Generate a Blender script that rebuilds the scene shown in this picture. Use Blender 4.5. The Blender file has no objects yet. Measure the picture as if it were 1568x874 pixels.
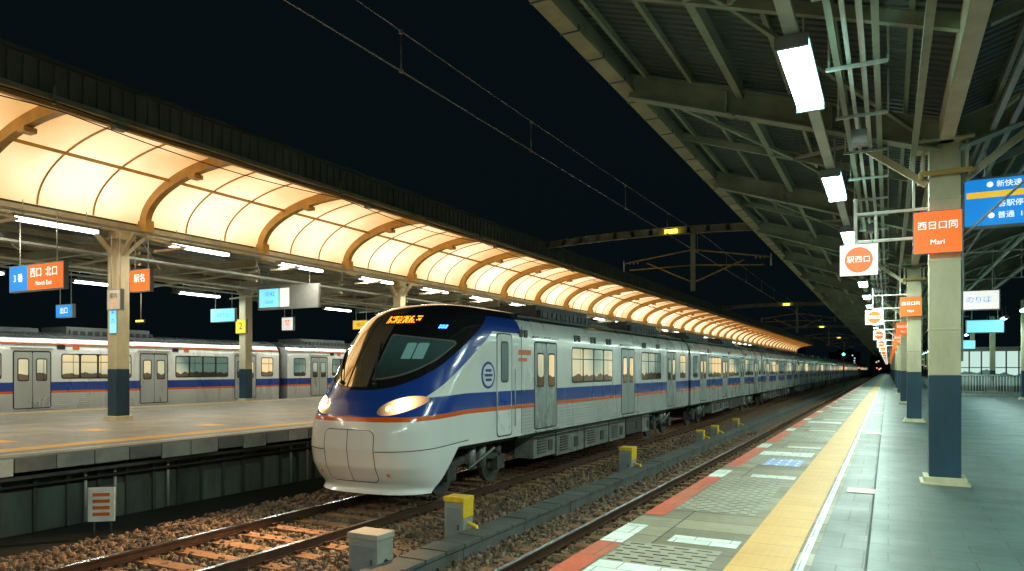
import bpy, bmesh, math, random
import numpy as np
from mathutils import Vector, Matrix
random.seed(7); rng=np.random.default_rng(5)
sc=bpy.context.scene
COL=sc.collection

# ------------------------------------------------------------ materials
def nt(name):
    m=bpy.data.materials.new(name); m.use_nodes=True
    n=m.node_tree; b=n.nodes['Principled BSDF']
    return m,n,b
def N(n,t,**k):
    x=n.nodes.new(t)
    for a,v in k.items(): setattr(x,a,v)
    return x
def mth(n,op,a,b=None,c=None):
    x=n.nodes.new('ShaderNodeMath'); x.operation=op
    for i,v in enumerate((a,b,c)):
        if v is None: continue
        if isinstance(v,(int,float)): x.inputs[i].default_value=v
        else: n.links.new(v,x.inputs[i])
    return x.outputs[0]
def mixc(n,f,a,b):
    x=n.nodes.new('ShaderNodeMix'); x.data_type='RGBA'
    for s,v in ((x.inputs[0],f),(x.inputs[6],a),(x.inputs[7],b)):
        if isinstance(v,(int,float)): s.default_value=v
        elif isinstance(v,(tuple,list)): s.default_value=(v[0],v[1],v[2],1)
        else: n.links.new(v,s)
    return x.outputs[2]
def M(name,c,r=.6,metal=0,var=.25,scale=3.,bump=.1,bscale=30.,stretch=(1,1,1),coat=0):
    m,n,b=nt(name); L=n.links.new
    tc=N(n,'ShaderNodeTexCoord'); mp=N(n,'ShaderNodeMapping'); mp.inputs['Scale'].default_value=stretch
    L(tc.outputs['Object'],mp.inputs[0])
    ns=N(n,'ShaderNodeTexNoise'); ns.inputs['Scale'].default_value=scale; ns.inputs['Detail'].default_value=6
    ns.inputs['Roughness'].default_value=.65
    L(mp.outputs[0],ns.inputs['Vector'])
    f=mth(n,'MULTIPLY_ADD',ns.outputs[0],2.4,-.7)
    cl=N(n,'ShaderNodeClamp'); L(f,cl.inputs[0])
    L(mixc(n,cl.outputs[0],tuple(x*(1-var) for x in c),tuple(min(1,x*(1+var*.6)) for x in c)),b.inputs['Base Color'])
    L(mth(n,'MULTIPLY_ADD',cl.outputs[0],.15,max(.03,r-.08)),b.inputs['Roughness'])
    b.inputs['Metallic'].default_value=metal
    b.inputs['Coat Weight'].default_value=coat
    if bump>0:
        n2=N(n,'ShaderNodeTexNoise'); n2.inputs['Scale'].default_value=bscale; n2.inputs['Detail'].default_value=4
        L(mp.outputs[0],n2.inputs['Vector'])
        bp=N(n,'ShaderNodeBump'); bp.inputs['Strength'].default_value=bump; bp.inputs['Distance'].default_value=.02
        L(n2.outputs[0],bp.inputs['Height']); L(bp.outputs[0],b.inputs['Normal'])
    return m
def E(name,c,s,base=(0.02,0.02,0.02)):
    m,n,b=nt(name)
    b.inputs['Base Color'].default_value=(*base,1)
    b.inputs['Emission Color'].default_value=(*c,1); b.inputs['Emission Strength'].default_value=s
    b.inputs['Roughness'].default_value=.4
    return m

cream=M('cream_paint',(.56,.50,.33),.5,var=.25,scale=2,bump=.06,stretch=(1,1,.4))
mustard=M('mustard_paint',(.55,.33,.08),.5,var=.3,scale=2)
edge_p=M('canopy_edge_paint',(.36,.31,.18),.5,var=.4,scale=2)
navy=M('navy_paint',(.014,.05,.082),.4,var=.35,scale=2,stretch=(1,1,.4))
steel_g=M('roof_steel',(.25,.275,.19),.5,var=.4,scale=1.5)
steel_l=M('painted_steel',(.42,.39,.26),.5,var=.35,scale=1.5)
steel_d=M('dark_steel',(.07,.085,.082),.5,var=.4,scale=2)
galv=M('galvanised_pipe',(.46,.5,.46),.4,metal=.2,var=.25)
black=M('black_rubber',(.012,.013,.015),.5,var=.3)
under=M('underframe_grime',(.055,.05,.042),.65,var=.5,scale=5,bump=.3)
concrete=M('concrete',(.36,.35,.30),.8,var=.3,scale=2.5,bump=.2)
conc_d=M('dark_concrete',(.085,.09,.082),.85,var=.55,scale=1.6,bump=.3,stretch=(1,1,.4))
wood=M('sleeper_wood',(.27,.13,.055),.8,var=.5,scale=3,bump=.5,bscale=40,stretch=(.4,3,1))
rust=M('rail_side',(.085,.04,.022),.6,metal=.5,var=.4)
railtop=M('rail_top',(.6,.6,.6),.18,metal=1,var=.1,bump=0)
yellowp=M('yellow_paint',(.8,.5,.02),.5,var=.25,scale=6)
orange=E('orange_sign_face',(1,.15,.015),.8,(.6,.12,.02))
whites=E('white_sign_face',(1,.97,.9),.75,(.7,.7,.7))
blues=E('blue_sign_face',(.01,.24,.75),.85,(.02,.2,.5))
cyans=E('cyan_sign_face',(.25,.85,1),.9,(.2,.5,.6))
yels=E('yellow_sign_face',(1,.6,.03),.75,(.6,.4,.03))
whitetxt=E('white_lettering',(1,1,1),1.0,(.8,.8,.8))
tube_r=E('tube_light_cool',(.5,1,.88),24)
tube_l=E('tube_light_neutral',(.86,1,.92),12)
greensig=E('green_signal_light',(.05,1,.4),16)
redsig=E('red_signal_light',(1,.08,.03),8)
ylamp=E('yellow_lamp',(1,.65,.05),4)
led=E('led_orange',(1,.3,.015),4.5)
head=E('headlamp_lens',(1,.80,.52),60)
blueled=E('blue_led',(.05,.3,1),6)
grey_s=M('sign_housing',(.22,.24,.25),.4,var=.15)

# ------------------------------------------------------------ mesh builder
class MB:
    def __init__(s): s.v=[];s.f=[];s.m=[];s.sm=[];s.mats=[]
    def mi(s,mat):
        if mat not in s.mats: s.mats.append(mat)
        return s.mats.index(mat)
    def add(s,vs,fs,mat,smooth=False):
        o=len(s.v); s.v+= [tuple(v) for v in vs]; i=s.mi(mat)
        for f in fs: s.f.append(tuple(o+k for k in f)); s.m.append(i); s.sm.append(smooth)
    def box(s,x0,x1,y0,y1,z0,z1,mat):
        vs=[(x,y,z) for x in (x0,x1) for y in (y0,y1) for z in (z0,z1)]
        s.add(vs,[(0,1,3,2),(4,6,7,5),(0,4,5,1),(2,3,7,6),(0,2,6,4),(1,5,7,3)],mat)
    def cbox(s,cx,cy,cz,sx,sy,sz,mat): s.box(cx-sx/2,cx+sx/2,cy-sy/2,cy+sy/2,cz-sz/2,cz+sz/2,mat)
    def beam(s,p,q,w,h,mat,up=(0,0,1)):
        p=Vector(p);q=Vector(q);d=(q-p).normalized();u=Vector(up)
        a=d.cross(u)
        if a.length<1e-4: a=d.cross(Vector((0,1,0)))
        a.normalize(); b=a.cross(d).normalized()
        vs=[c+a*sx*w/2+b*sz*h/2 for c in (p,q) for sx in(-1,1) for sz in (-1,1)]
        s.add(vs,[(0,1,3,2),(4,6,7,5),(0,4,5,1),(2,3,7,6),(0,2,6,4),(1,5,7,3)],mat)
    def ibeam(s,p,q,w,h,t,mat):
        s.beam(p,q,t,h-2*t,mat)
        z=Vector((0,0,(h-t)/2)); s.beam(Vector(p)+z,Vector(q)+z,w,t,mat); s.beam(Vector(p)-z,Vector(q)-z,w,t,mat)
    def tube(s,pts,r,mat,n=8):
        pts=[Vector(p) for p in pts]; vs=[];fs=[]
        for i,p in enumerate(pts):
            d=(pts[min(i+1,len(pts)-1)]-pts[max(i-1,0)]).normalized()
            u=Vector((0,0,1)) if abs(d.z)<.95 else Vector((0,1,0))
            a=d.cross(u).normalized(); b=a.cross(d)
            for k in range(n):
                t=2*math.pi*k/n; vs.append(p+a*math.cos(t)*r+b*math.sin(t)*r)
        for i in range(len(pts)-1):
            for k in range(n): fs.append((i*n+k,i*n+(k+1)%n,(i+1)*n+(k+1)%n,(i+1)*n+k))
        fs.append(tuple(range(n))[::-1]); fs.append(tuple((len(pts)-1)*n+k for k in range(n)))
        s.add(vs,fs,mat,True)
    def disc(s,c,r,th,axis,mat,n=28,r2=None):
        c=Vector(c); vs=[];fs=[]
        for e in (0,1):
            for k in range(n):
                t=2*math.pi*k/n; a=math.cos(t)*r;b=math.sin(t)*(r2 or r)
                vs.append(c+(Vector((e*th,a,b)) if axis=='x' else Vector((a,e*th,b))))
        for k in range(n): fs.append((k,(k+1)%n,n+(k+1)%n,n+k))
        fs.append(tuple(range(n))); fs.append(tuple(range(n,2*n)))
        s.add(vs,fs,mat)
    def plate(s,sg,xb,y0,y1,z0,z1,mat,th=.004,r=.06):
        pts=[];r=min(r,(y1-y0)/2.01,(z1-z0)/2.01)
        for cx,cz,a0 in ((y1-r,z1-r,0),(y0+r,z1-r,90),(y0+r,z0+r,180),(y1-r,z0+r,270)):
            for k in range(5):
                t=math.radians(a0+k*22.5); pts.append((cx+r*math.cos(t),cz+r*math.sin(t)))
        n=len(pts); vs=[(sg*(xb-.01),a,b) for a,b in pts]+[(sg*(xb+th),a,b) for a,b in pts]
        fs=[(k,(k+1)%n,n+(k+1)%n,n+k) for k in range(n)]+[tuple(range(n,2*n))]
        s.add(vs,fs,mat)
    def mesh(s,name):
        me=bpy.data.meshes.new(name); me.from_pydata(s.v,[],s.f)
        for m in s.mats: me.materials.append(m)
        me.polygons.foreach_set('material_index',s.m); me.polygons.foreach_set('use_smooth',s.sm)
        bm=bmesh.new(); bm.from_mesh(me); bmesh.ops.recalc_face_normals(bm,faces=bm.faces); bm.to_mesh(me); bm.free()
        return me
    def obj(s,name,loc=(0,0,0),parent=None,bevel=0):
        o=bpy.data.objects.new(name,s.mesh(name)); COL.objects.link(o); o.location=loc
        if parent: o.parent=parent
        if bevel:
            b=o.modifiers.new('bevel','BEVEL'); b.width=bevel; b.segments=2; b.limit_method='ANGLE'
        return o
def inst(name,me,loc,parent=None):
    o=bpy.data.objects.new(name,me); COL.objects.link(o); o.location=loc
    if parent: o.parent=parent
    return o
def empty(name,loc=(0,0,0)):
    o=bpy.data.objects.new(name,None); COL.objects.link(o); o.location=loc; o.empty_display_size=.3; return o
def text(body,size,loc,mat,parent,rot=(math.pi/2,0,0),name='lettering'):
    c=bpy.data.curves.new(name,'FONT'); c.body=body; c.size=size; c.align_x='CENTER'; c.align_y='CENTER'; c.extrude=.001
    c.materials.append(mat)
    o=bpy.data.objects.new(name,c); COL.objects.link(o); o.location=loc; o.rotation_euler=rot; o.parent=parent
    return o
LAMPS=empty('tube_lamps')
def area(name,loc,sx,sy,w,c,rot=(0,0,0),parent=None):
    l=bpy.data.lights.new(name,'AREA'); l.shape='RECTANGLE'; l.size=sx; l.size_y=sy; l.energy=w; l.color=c
    o=bpy.data.objects.new(name,l); COL.objects.link(o); o.location=loc; o.rotation_euler=rot
    o.parent=parent or LAMPS
    return o

# ------------------------------------------------------------ ground materials
def tile_mat(name,c1,c2,mort,bw,bh,ms,rough=.45,offset=.5,var=.5,bump=.25,rot=0):
    m,n,b=nt(name); L=n.links.new
    tc=N(n,'ShaderNodeTexCoord'); mp=N(n,'ShaderNodeMapping'); mp.inputs['Rotation'].default_value=(0,0,rot)
    L(tc.outputs['Object'],mp.inputs[0])
    br=N(n,'ShaderNodeTexBrick'); br.offset=offset
    for k,v in (('Scale',1.),('Brick Width',bw),('Row Height',bh),('Mortar Size',ms),('Mortar Smooth',.1),('Bias',0.)): br.inputs[k].default_value=v
    br.inputs['Color1'].default_value=(*c1,1); br.inputs['Color2'].default_value=(*c2,1); br.inputs['Mortar'].default_value=(*mort,1)
    L(mp.outputs[0],br.inputs['Vector'])
    ns=N(n,'ShaderNodeTexNoise'); ns.inputs['Scale'].default_value=1.1; ns.inputs['Detail'].default_value=8; ns.inputs['Roughness'].default_value=.7
    L(tc.outputs['Object'],ns.inputs['Vector'])
    n3=N(n,'ShaderNodeTexNoise'); n3.inputs['Scale'].default_value=9; n3.inputs['Detail'].default_value=6; n3.inputs['Roughness'].default_value=.8
    L(tc.outputs['Object'],n3.inputs['Vector'])
    f=mth(n,'MULTIPLY',mth(n,'MULTIPLY_ADD',ns.outputs[0],var*2,1-var),mth(n,'MULTIPLY_ADD',n3.outputs[0],.8,.6))
    x=N(n,'ShaderNodeVectorMath',operation='SCALE'); L(br.outputs[0],x.inputs[0]); L(f,x.inputs['Scale'])
    L(x.outputs[0],b.inputs['Base Color'])
    L(mth(n,'MULTIPLY_ADD',ns.outputs[0],-.35,rough+.2),b.inputs['Roughness'])
    bp=N(n,'ShaderNodeBump'); bp.inputs['Strength'].default_value=bump; bp.inputs['Distance'].default_value=.01; bp.invert=True
    L(br.outputs['Fac'],bp.inputs['Height']); L(bp.outputs[0],b.inputs['Normal'])
    return m
t_main=tile_mat('platform_tile_teal',(.038,.070,.064),(.056,.092,.082),(.015,.025,.024),.6,.3,.006,.40)
t_inner=tile_mat('platform_tile_dark',(.045,.062,.052),(.075,.088,.072),(.018,.022,.02),.35,.6,.008,.45)
t_edge=tile_mat('platform_edge_tile',(.15,.125,.08),(.29,.25,.17),(.035,.035,.03),.9,.42,.008,.5,0.)
t_slot=tile_mat('drain_slot_tile',(.012,.014,.014),(.016,.016,.016),(.30,.275,.20),.19,.095,.034,.5)
t_red=tile_mat('red_edge_tile',(.55,.10,.05),(.42,.13,.075),(.2,.1,.08),.3,.6,.008,.5)
t_white=tile_mat('white_edge_tile',(.66,.68,.62),(.54,.57,.52),(.25,.26,.25),.3,.3,.006,.5)
t_blue=tile_mat('blue_floor_mark',(.08,.17,.5),(.1,.2,.5),(.6,.6,.6),.28,.14,.02,.5)
t_cream=M('cream_floor_plate',(.65,.53,.36),.5,var=.2)
t_left=tile_mat('far_platform_paving',(.23,.20,.15),(.27,.24,.18),(.11,.10,.08),.6,.6,.006,.45)
def tactile_mat(nm,ca,cb,cc):
    m,n,b=nt(nm); L=n.links.new
    tc=N(n,'ShaderNodeTexCoord'); vo=N(n,'ShaderNodeTexVoronoi'); vo.inputs['Scale'].default_value=16; vo.inputs['Randomness'].default_value=0
    L(tc.outputs['Object'],vo.inputs['Vector'])
    dots=mth(n,'LESS_THAN',vo.outputs['Distance'],.3)
    ns=N(n,'ShaderNodeTexNoise'); ns.inputs['Scale'].default_value=1.5; ns.inputs['Detail'].default_value=9; ns.inputs['Roughness'].default_value=.7; L(tc.outputs['Object'],ns.inputs['Vector'])
    base=mixc(n,ns.outputs[0],ca,cb)
    # joints between 0.4 m blocks
    sx=N(n,'ShaderNodeSeparateXYZ'); L(tc.outputs['Object'],sx.inputs[0])
    jn=mth(n,'LESS_THAN',mth(n,'FRACT',mth(n,'MULTIPLY',sx.outputs[1],2.5)),.025)
    base=mixc(n,mth(n,'MULTIPLY',jn,.55),base,(.1,.07,.03))
    L(mixc(n,mth(n,'MULTIPLY',dots,.35),base,cc),b.inputs['Base Color'])
    bp=N(n,'ShaderNodeBump'); bp.inputs['Strength'].default_value=.8; bp.inputs['Distance'].default_value=.01
    L(dots,bp.inputs['Height']); L(bp.outputs[0],b.inputs['Normal']); b.inputs['Roughness'].default_value=.55
    return m
tactile=tactile_mat('tactile_yellow',(.42,.21,.045),(.70,.40,.12),(.78,.47,.15))
tact2=tactile_mat('tactile_yellow_far',(.75,.36,.03),(.9,.5,.05),(.9,.55,.08))
m,n,b=nt('ballast_stone'); L=n.links.new
tc=N(n,'ShaderNodeTexCoord'); vo=N(n,'ShaderNodeTexVoronoi'); vo.inputs['Scale'].default_value=18
L(tc.outputs['Object'],vo.inputs['Vector'])
sp=N(n,'ShaderNodeSeparateColor'); L(vo.outputs['Color'],sp.inputs[0])
L(mixc(n,sp.outputs[0],(.05,.032,.02),(.22,.145,.09)),b.inputs['Base Color'])
bp=N(n,'ShaderNodeBump'); bp.inputs['Strength'].default_value=1; bp.inputs['Distance'].default_value=.04; bp.invert=True
L(vo.outputs['Distance'],bp.inputs['Height']); L(bp.outputs[0],b.inputs['Normal']); b.inputs['Roughness'].default_value=.8
ballast=m
m,n,b=nt('gravel_stone'); L=n.links.new
g=N(n,'ShaderNodeNewGeometry'); ns=N(n,'ShaderNodeTexWhiteNoise'); ns.noise_dimensions='1D'
L(g.outputs['Random Per Island'],ns.inputs['W'])
L(mixc(n,ns.outputs['Value'],(.045,.028,.018),(.25,.155,.09)),b.inputs['Base Color']); b.inputs['Roughness'].default_value=.75
gravel=m
dirt=M('dark_ground',(.035,.035,.03),.9,var=.4,bump=.3,bscale=10)

# ------------------------------------------------------------ ground, tracks
RZ=-1.1
b=MB(); b.add([(-600,-300,-1.5),(600,-300,-1.5),(600,1500,-1.5),(-600,1500,-1.5)],[(0,1,2,3)],dirt); b.obj('ground')
b=MB()
for xa,xb in ((-11.4,-2.35),(-31.6,-27.5)):
    b.add([(xa-.3,-40,-1.49),(xa,-40,-1.3),(xb,-40,-1.3),(xb,-40,-1.49),(xa-.3,500,-1.49),(xa,500,-1.3),(xb,500,-1.3),(xb,500,-1.49)],
      [(0,1,5,4),(1,2,6,5),(2,3,7,6)],ballast)
b.obj('ballast_bed')
ico=[];ph=(1+5**.5)/2
for a,c in ((-1,ph),(1,ph),(-1,-ph),(1,-ph)): ico.append((a,c,0))
for a,c in ((-1,ph),(1,ph),(-1,-ph),(1,-ph)): ico.append((0,a,c))
for a,c in ((ph,-1),(ph,1),(-ph,-1),(-ph,1)): ico.append((a,0,c))
ico=np.array(ico)/1.9
icf=np.array([(0,11,5),(0,5,1),(0,1,7),(0,7,10),(0,10,11),(1,5,9),(5,11,4),(11,10,2),(10,7,6),(7,1,8),(3,9,4),(3,4,2),(3,2,6),(3,6,8),(3,8,9),(4,9,5),(2,4,11),(6,2,10),(8,6,7),(9,8,1)])
NR=24000
px=rng.uniform(-11.5,-3.6,NR); py=3+30*rng.random(NR)**1.3
sz=rng.uniform(.022,.055,NR)
V=(ico[None]*rng.uniform(.65,1.25,(NR,12,1)))*(sz[:,None,None]*rng.uniform(.7,1.3,(NR,1,3)))
V+=np.stack([px,py,-1.295+sz*.3],1)[:,None]
F=(icf[None]+12*np.arange(NR)[:,None,None]).reshape(-1,3)
me=bpy.data.meshes.new('ballast_gravel'); me.from_pydata(V.reshape(-1,3).tolist(),[],F.tolist()); me.materials.append(gravel)
inst('ballast_gravel',me,(0,0,0))

def track(xc,g,y0,y1,slp,name):
    e=empty(name)
    b=MB()
    for sg in(-1,1):
        x=xc+sg*g/2
        b.box(x-.033,x+.033,y0,y1,RZ-.035,RZ-.004,rust); b.box(x-.034,x+.034,y0,y1,RZ-.004,RZ,railtop)
        b.box(x-.009,x+.009,y0,y1,RZ-.125,RZ-.035,rust); b.box(x-.06,x+.06,y0,y1,RZ-.145,RZ-.125,rust)
    b.obj('rails',parent=e)
    b=MB(); y=y0
    while y<min(y1,170):
        h=random.uniform(-.01,.01); b.box(xc-g/2-.5,xc+g/2+.5,y-.12+h,y+.12+h,-1.42,RZ-.147+random.uniform(-.008,0),slp)
        for sg in(-1,1):
            x=xc+sg*g/2
            if y<40:
                for q in (-.1,.1): b.cbox(x+q,y,RZ-.125,.06,.09,.05,rust)
        y+=.62
    b.obj('sleepers',parent=e)
track(-8.75,1.75,-10,480,wood,'railway_track')
track(-3.85,1.27,-10,480,wood,'railway_track')
track(-29.6,1.5,-10,300,wood,'railway_track')

b=MB(); y=5.
while y<120:
    b.box(-5.93,-5.88,y,y+1.98,-1.45,-1.12,conc_d); b.box(-5.56,-5.51,y,y+1.98,-1.45,-1.12,conc_d)
    for k in range(4): b.box(-5.95+random.uniform(-.01,.01),-5.49,y+.5*k+.01,y+.5*k+.48,-1.12,-1.06+random.uniform(-.008,.008),conc_d)
    y+=2.
b.obj('cable_trough',bevel=.006)

# ------------------------------------------------------------ right platform
Pr=MB()
Pr.box(-2.24,14,-40,330,-.16,0,concrete)
Pr.box(-2.0,13.8,-40,330,-1.5,-.16,conc_d)
P=Pr.obj('station_platform')
def strip(name,x0,x1,y0,y1,z,mat,parent=P):
    b=MB(); b.add([(x0,y0,z),(x1,y0,z),(x1,y1,z),(x0,y1,z)],[(0,1,2,3)],mat); return b.obj(name,parent=parent)
strip('tile_paving',-.15,13.9,-40,330,.004,t_main)
strip('inner_paving',-.52,-.15,-40,330,.004,t_inner)
strip('edge_paving',-2.235,-.52,-40,330,.004,t_edge)
strip('tactile_strip',-1.08,-.64,-40,330,.016,tactile)
strip('white_line',-.62,-.56,-40,330,.008,t_white)
strip('joint_line',-.16,-.14,-40,330,.008,conc_d)
y=-1.2;k=0
while y<200:
    strip('red_edge',-2.235,-2.03,y,y+2.9,.008,t_red); strip('white_edge',-2.235,-2.03,y+2.92,y+3.7,.008,t_white)
    strip('drain_slots',-2.0,-1.2,y+.4,y+3.0,.008,t_slot)
    strip('white_bar',-1.7,-1.12,y+3.15,y+3.42,.008,t_white)
    if k%2==0: strip('white_block',-2.0,-1.15,y+5.9,y+6.5,.012,t_white)
    y+=4.2;k+=1
strip('blue_mark',-1.75,-1.2,11.7,12.6,.012,t_blue)
for y in (9.6,18.4,27.2,36,45): strip('floor_plate',-.45,-.14,y,y+.36,.012,t_cream)

# ------------------------------------------------------------ left platform
b=MB()
b.box(-27.2,-13.2,-35,260,-.27,0,concrete); b.box(-26.6,-13.9,-35,260,-1.5,-.27,conc_d)
P2=b.obj('station_platform')
strip('paving',-27.1,-13.3,-35,260,.004,t_left,P2)
strip('yellow_line',-14.6,-14.05,-35,260,.010,tact2,P2)
strip('edge_white_line',-13.62,-13.5,-35,260,.008,t_white,P2)
strip('yellow_line',-26.2,-25.85,-35,260,.010,tact2,P2)
for (x,y) in ((-16.2,7.9),(-17.2,10.6),(-16.0,13.0)): strip('floor_mark',x-.35,x+.35,y,y+.5,.010,tact2,P2)
b=MB(); y=-5.
stones=[M('edge_stone_%s'%k,c,.7,var=.4,scale=1.2) for k,c in (('pale',(.62,.66,.62)),('mid',(.4,.43,.4)),('stained',(.2,.22,.2)))]
wallp=[M('under_wall_panel_%s'%k,c,.7,var=.6,scale=1.4,bump=.2,stretch=(1,1,.3)) for k,c in (('a',(.13,.18,.15)),('b',(.08,.115,.10)))]
rw=random.Random(3)
while y<60:
    b.box(-13.2,-13.165,y+.01,y+.68,-.27-rw.choice((0,0,.05)),-.03,rw.choice(stones)); y+=.7
y=-5.
while y<60:
    b.box(-13.9,-13.86,y+.02,y+.58,-1.48,-.82+rw.choice((0,0,.12)),rw.choice(wallp))
    b.box(-13.9,-13.8,y-.04,y+.02,-1.48,-.27,conc_d)
    if rw.random()<.25: b.tube([(-13.78,y+.3,-.3),(-13.78,y+.3,-1.45)],.03,galv,6)
    y+=.6
b.box(-13.9,-13.5,-5,60,-.45,-.38,steel_d)
b.tube([(-13.7,-5,-.6),(-13.7,60,-.6)],.035,black,6)
b.obj('edge_wall_panels',parent=P2)

# ------------------------------------------------------------ left arched canopy
XS,ZS,WX,WZ=-20.2,5.9,3.9,1.65
def vault(t,k=1.): return (XS+WX*(1-k*math.cos(t)), ZS+k*WZ*math.sin(t))
m,n,bb=nt('canopy_panel_painted_glow'); L=n.links.new  # lamplight from below painted in as emission, fading towards ribs and edges
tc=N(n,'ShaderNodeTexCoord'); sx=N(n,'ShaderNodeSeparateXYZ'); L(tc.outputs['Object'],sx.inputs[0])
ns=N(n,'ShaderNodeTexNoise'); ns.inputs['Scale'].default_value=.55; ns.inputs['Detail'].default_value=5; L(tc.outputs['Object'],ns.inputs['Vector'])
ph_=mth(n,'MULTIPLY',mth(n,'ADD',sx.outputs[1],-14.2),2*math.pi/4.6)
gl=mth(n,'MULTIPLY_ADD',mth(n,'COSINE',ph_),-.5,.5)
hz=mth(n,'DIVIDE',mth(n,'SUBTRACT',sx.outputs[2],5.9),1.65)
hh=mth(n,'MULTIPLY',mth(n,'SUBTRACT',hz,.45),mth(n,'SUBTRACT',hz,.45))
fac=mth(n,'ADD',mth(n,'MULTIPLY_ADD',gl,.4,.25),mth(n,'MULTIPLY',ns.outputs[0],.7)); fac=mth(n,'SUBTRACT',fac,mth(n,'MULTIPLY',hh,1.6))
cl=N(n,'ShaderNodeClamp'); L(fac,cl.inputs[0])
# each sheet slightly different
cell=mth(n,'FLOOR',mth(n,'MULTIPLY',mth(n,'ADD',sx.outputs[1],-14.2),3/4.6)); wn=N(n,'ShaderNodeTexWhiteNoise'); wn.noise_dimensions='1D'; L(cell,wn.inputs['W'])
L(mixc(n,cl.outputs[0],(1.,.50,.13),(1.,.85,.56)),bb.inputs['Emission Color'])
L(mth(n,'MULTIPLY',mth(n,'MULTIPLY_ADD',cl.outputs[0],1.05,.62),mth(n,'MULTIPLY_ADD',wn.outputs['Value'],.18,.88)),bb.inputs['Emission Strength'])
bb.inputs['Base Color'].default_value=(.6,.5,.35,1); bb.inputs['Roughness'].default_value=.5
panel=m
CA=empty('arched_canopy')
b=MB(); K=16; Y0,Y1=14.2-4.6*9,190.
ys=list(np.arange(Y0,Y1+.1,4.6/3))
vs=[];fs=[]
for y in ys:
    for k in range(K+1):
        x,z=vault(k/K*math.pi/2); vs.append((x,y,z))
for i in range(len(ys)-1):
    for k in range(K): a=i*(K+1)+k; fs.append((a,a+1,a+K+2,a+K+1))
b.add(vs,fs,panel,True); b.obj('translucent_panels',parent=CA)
b=MB()
def rib(y,w,dep,mat):
    vs=[];fs=[]
    for k in range(K+1):
        t=k/K*math.pi/2
        for kk in (0,1):
            o=.01 if kk==0 else dep
            x=XS+WX-WX*math.cos(t)+o*math.cos(t); z=ZS+WZ*math.sin(t)-o*math.sin(t)
            for s in(-1,1): vs.append((x,y+s*w/2,z))
    for k in range(K):
        a=4*k;c=a+4
        fs+=[(a,c,c+2,a+2),(a+1,a+3,c+3,c+1),(a+2,c+2,c+3,a+3)]
    b.add(vs,fs,mat)
yy=Y0
while yy<Y1:
    rib(yy,.2,.3,mustard)
    for q in(1,2): rib(yy+4.6*q/3,.04,.05,mustard)
    b.box(XS-.1,XS+.38,yy-.14,yy+.14,ZS-.25,ZS+.1,mustard)
    x,z=vault(1.15); b.cbox(x+.1,yy,z-.34,.28,.3,.12,mustard)
    yy+=4.6
for t in (.85,):
    x,z=vault(t); b.box(x,x+.06,Y0,Y1,z-.1,z-.02,mustard)
x,z=vault(math.pi/2); b.box(x-.1,x+.04,Y0,Y1,z-.3,z+.02,mustard)
b.obj('ribs',parent=CA)
b=MB()
fx=XS+WX+.06
fasc=M('fascia_sheet',(.13,.135,.12),.5,var=.45,scale=1.2,stretch=(1,1,.3))
b.box(fx,fx+.05,Y0,Y1,ZS+WZ-.12,ZS+WZ+.62,fasc)
b.box(fx-.8,fx+.2,Y0,Y1,ZS+WZ+.62,ZS+WZ+.7,steel_d)
b.box(fx+.05,fx+.16,Y0,Y1,ZS+WZ-.2,ZS+WZ-.08,edge_p)
y=Y0
while y<110: b.box(fx+.05,fx+.09,y,y+.16,ZS+WZ-.08,ZS+WZ+.6,fasc); y+=.32
b.tube([(fx+.3,y,ZS+WZ-.28-.08*math.sin(y*.7)**2) for y in np.arange(Y0,100,1.15)],.018,black,5)
b.tube([(fx+.2,y,ZS+WZ-.4-.2*abs(math.sin(y*.34))) for y in np.arange(Y0,60,.6)],.014,black,5)
for y in np.arange(0,70,9.2): b.cbox(fx+.2,y+1.5,ZS+WZ-.35,.22,.3,.16,steel_g); b.box(fx+.17,fx+.23,y-.03,y+.03,ZS+WZ-.3,ZS+WZ+.1,steel_g)
b.obj('fascia',parent=CA)
b=MB()
b.box(-31.5,-20.3,Y0,Y1,5.85,5.95,steel_d)
b.box(XS-.12,XS+.1,Y0,Y1,5.55,5.82,cream)
for x in(-21.6,-23.2,-24.8,-26.4,-28,-29.6): b.box(x-.05,x+.05,Y0,Y1,5.62,5.78,steel_l)
b.box(-27.0,-26.75,Y0,Y1,5.15,5.45,steel_l)
y=14.2-4.6*4
while y<110:
    b.ibeam((-31,y,5.35),(-20.3,y,5.35),.16,.3,.03,steel_l)
    b.beam((-20.3,y,4.7),(-22.6,y,5.25),.08,.08,steel_l)
    b.beam((-19.6,y,5.05),(-18.2,y,5.05),.06,.06,cream); b.beam((-20.1,y,5.5),(-18.3,y,5.08),.05,.05,cream)
    for x in (-22.5,-24.5): b.tube([(x,y+1.2,5.6),(x,y+1.2,4.75)],.018,galv,5)
    b.beam((-20.3,y,5.05),(-27,y,4.75),.05,.07,cream)
    y+=4.6
for x,z in ((-20.8,4.95),(-21.1,4.95),(-22.5,4.7),(-24.5,4.7),(-19.0,5.42)): b.box(x-.03,x+.03,Y0,120,z-.03,z+.03,galv)
y=Y0
while y<100: b.beam((-20.35,y,5.55),(-22.5,y+2.3,5.0),.04,.04,galv); y+=4.6
b.obj('rear_roof',parent=CA)

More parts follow.
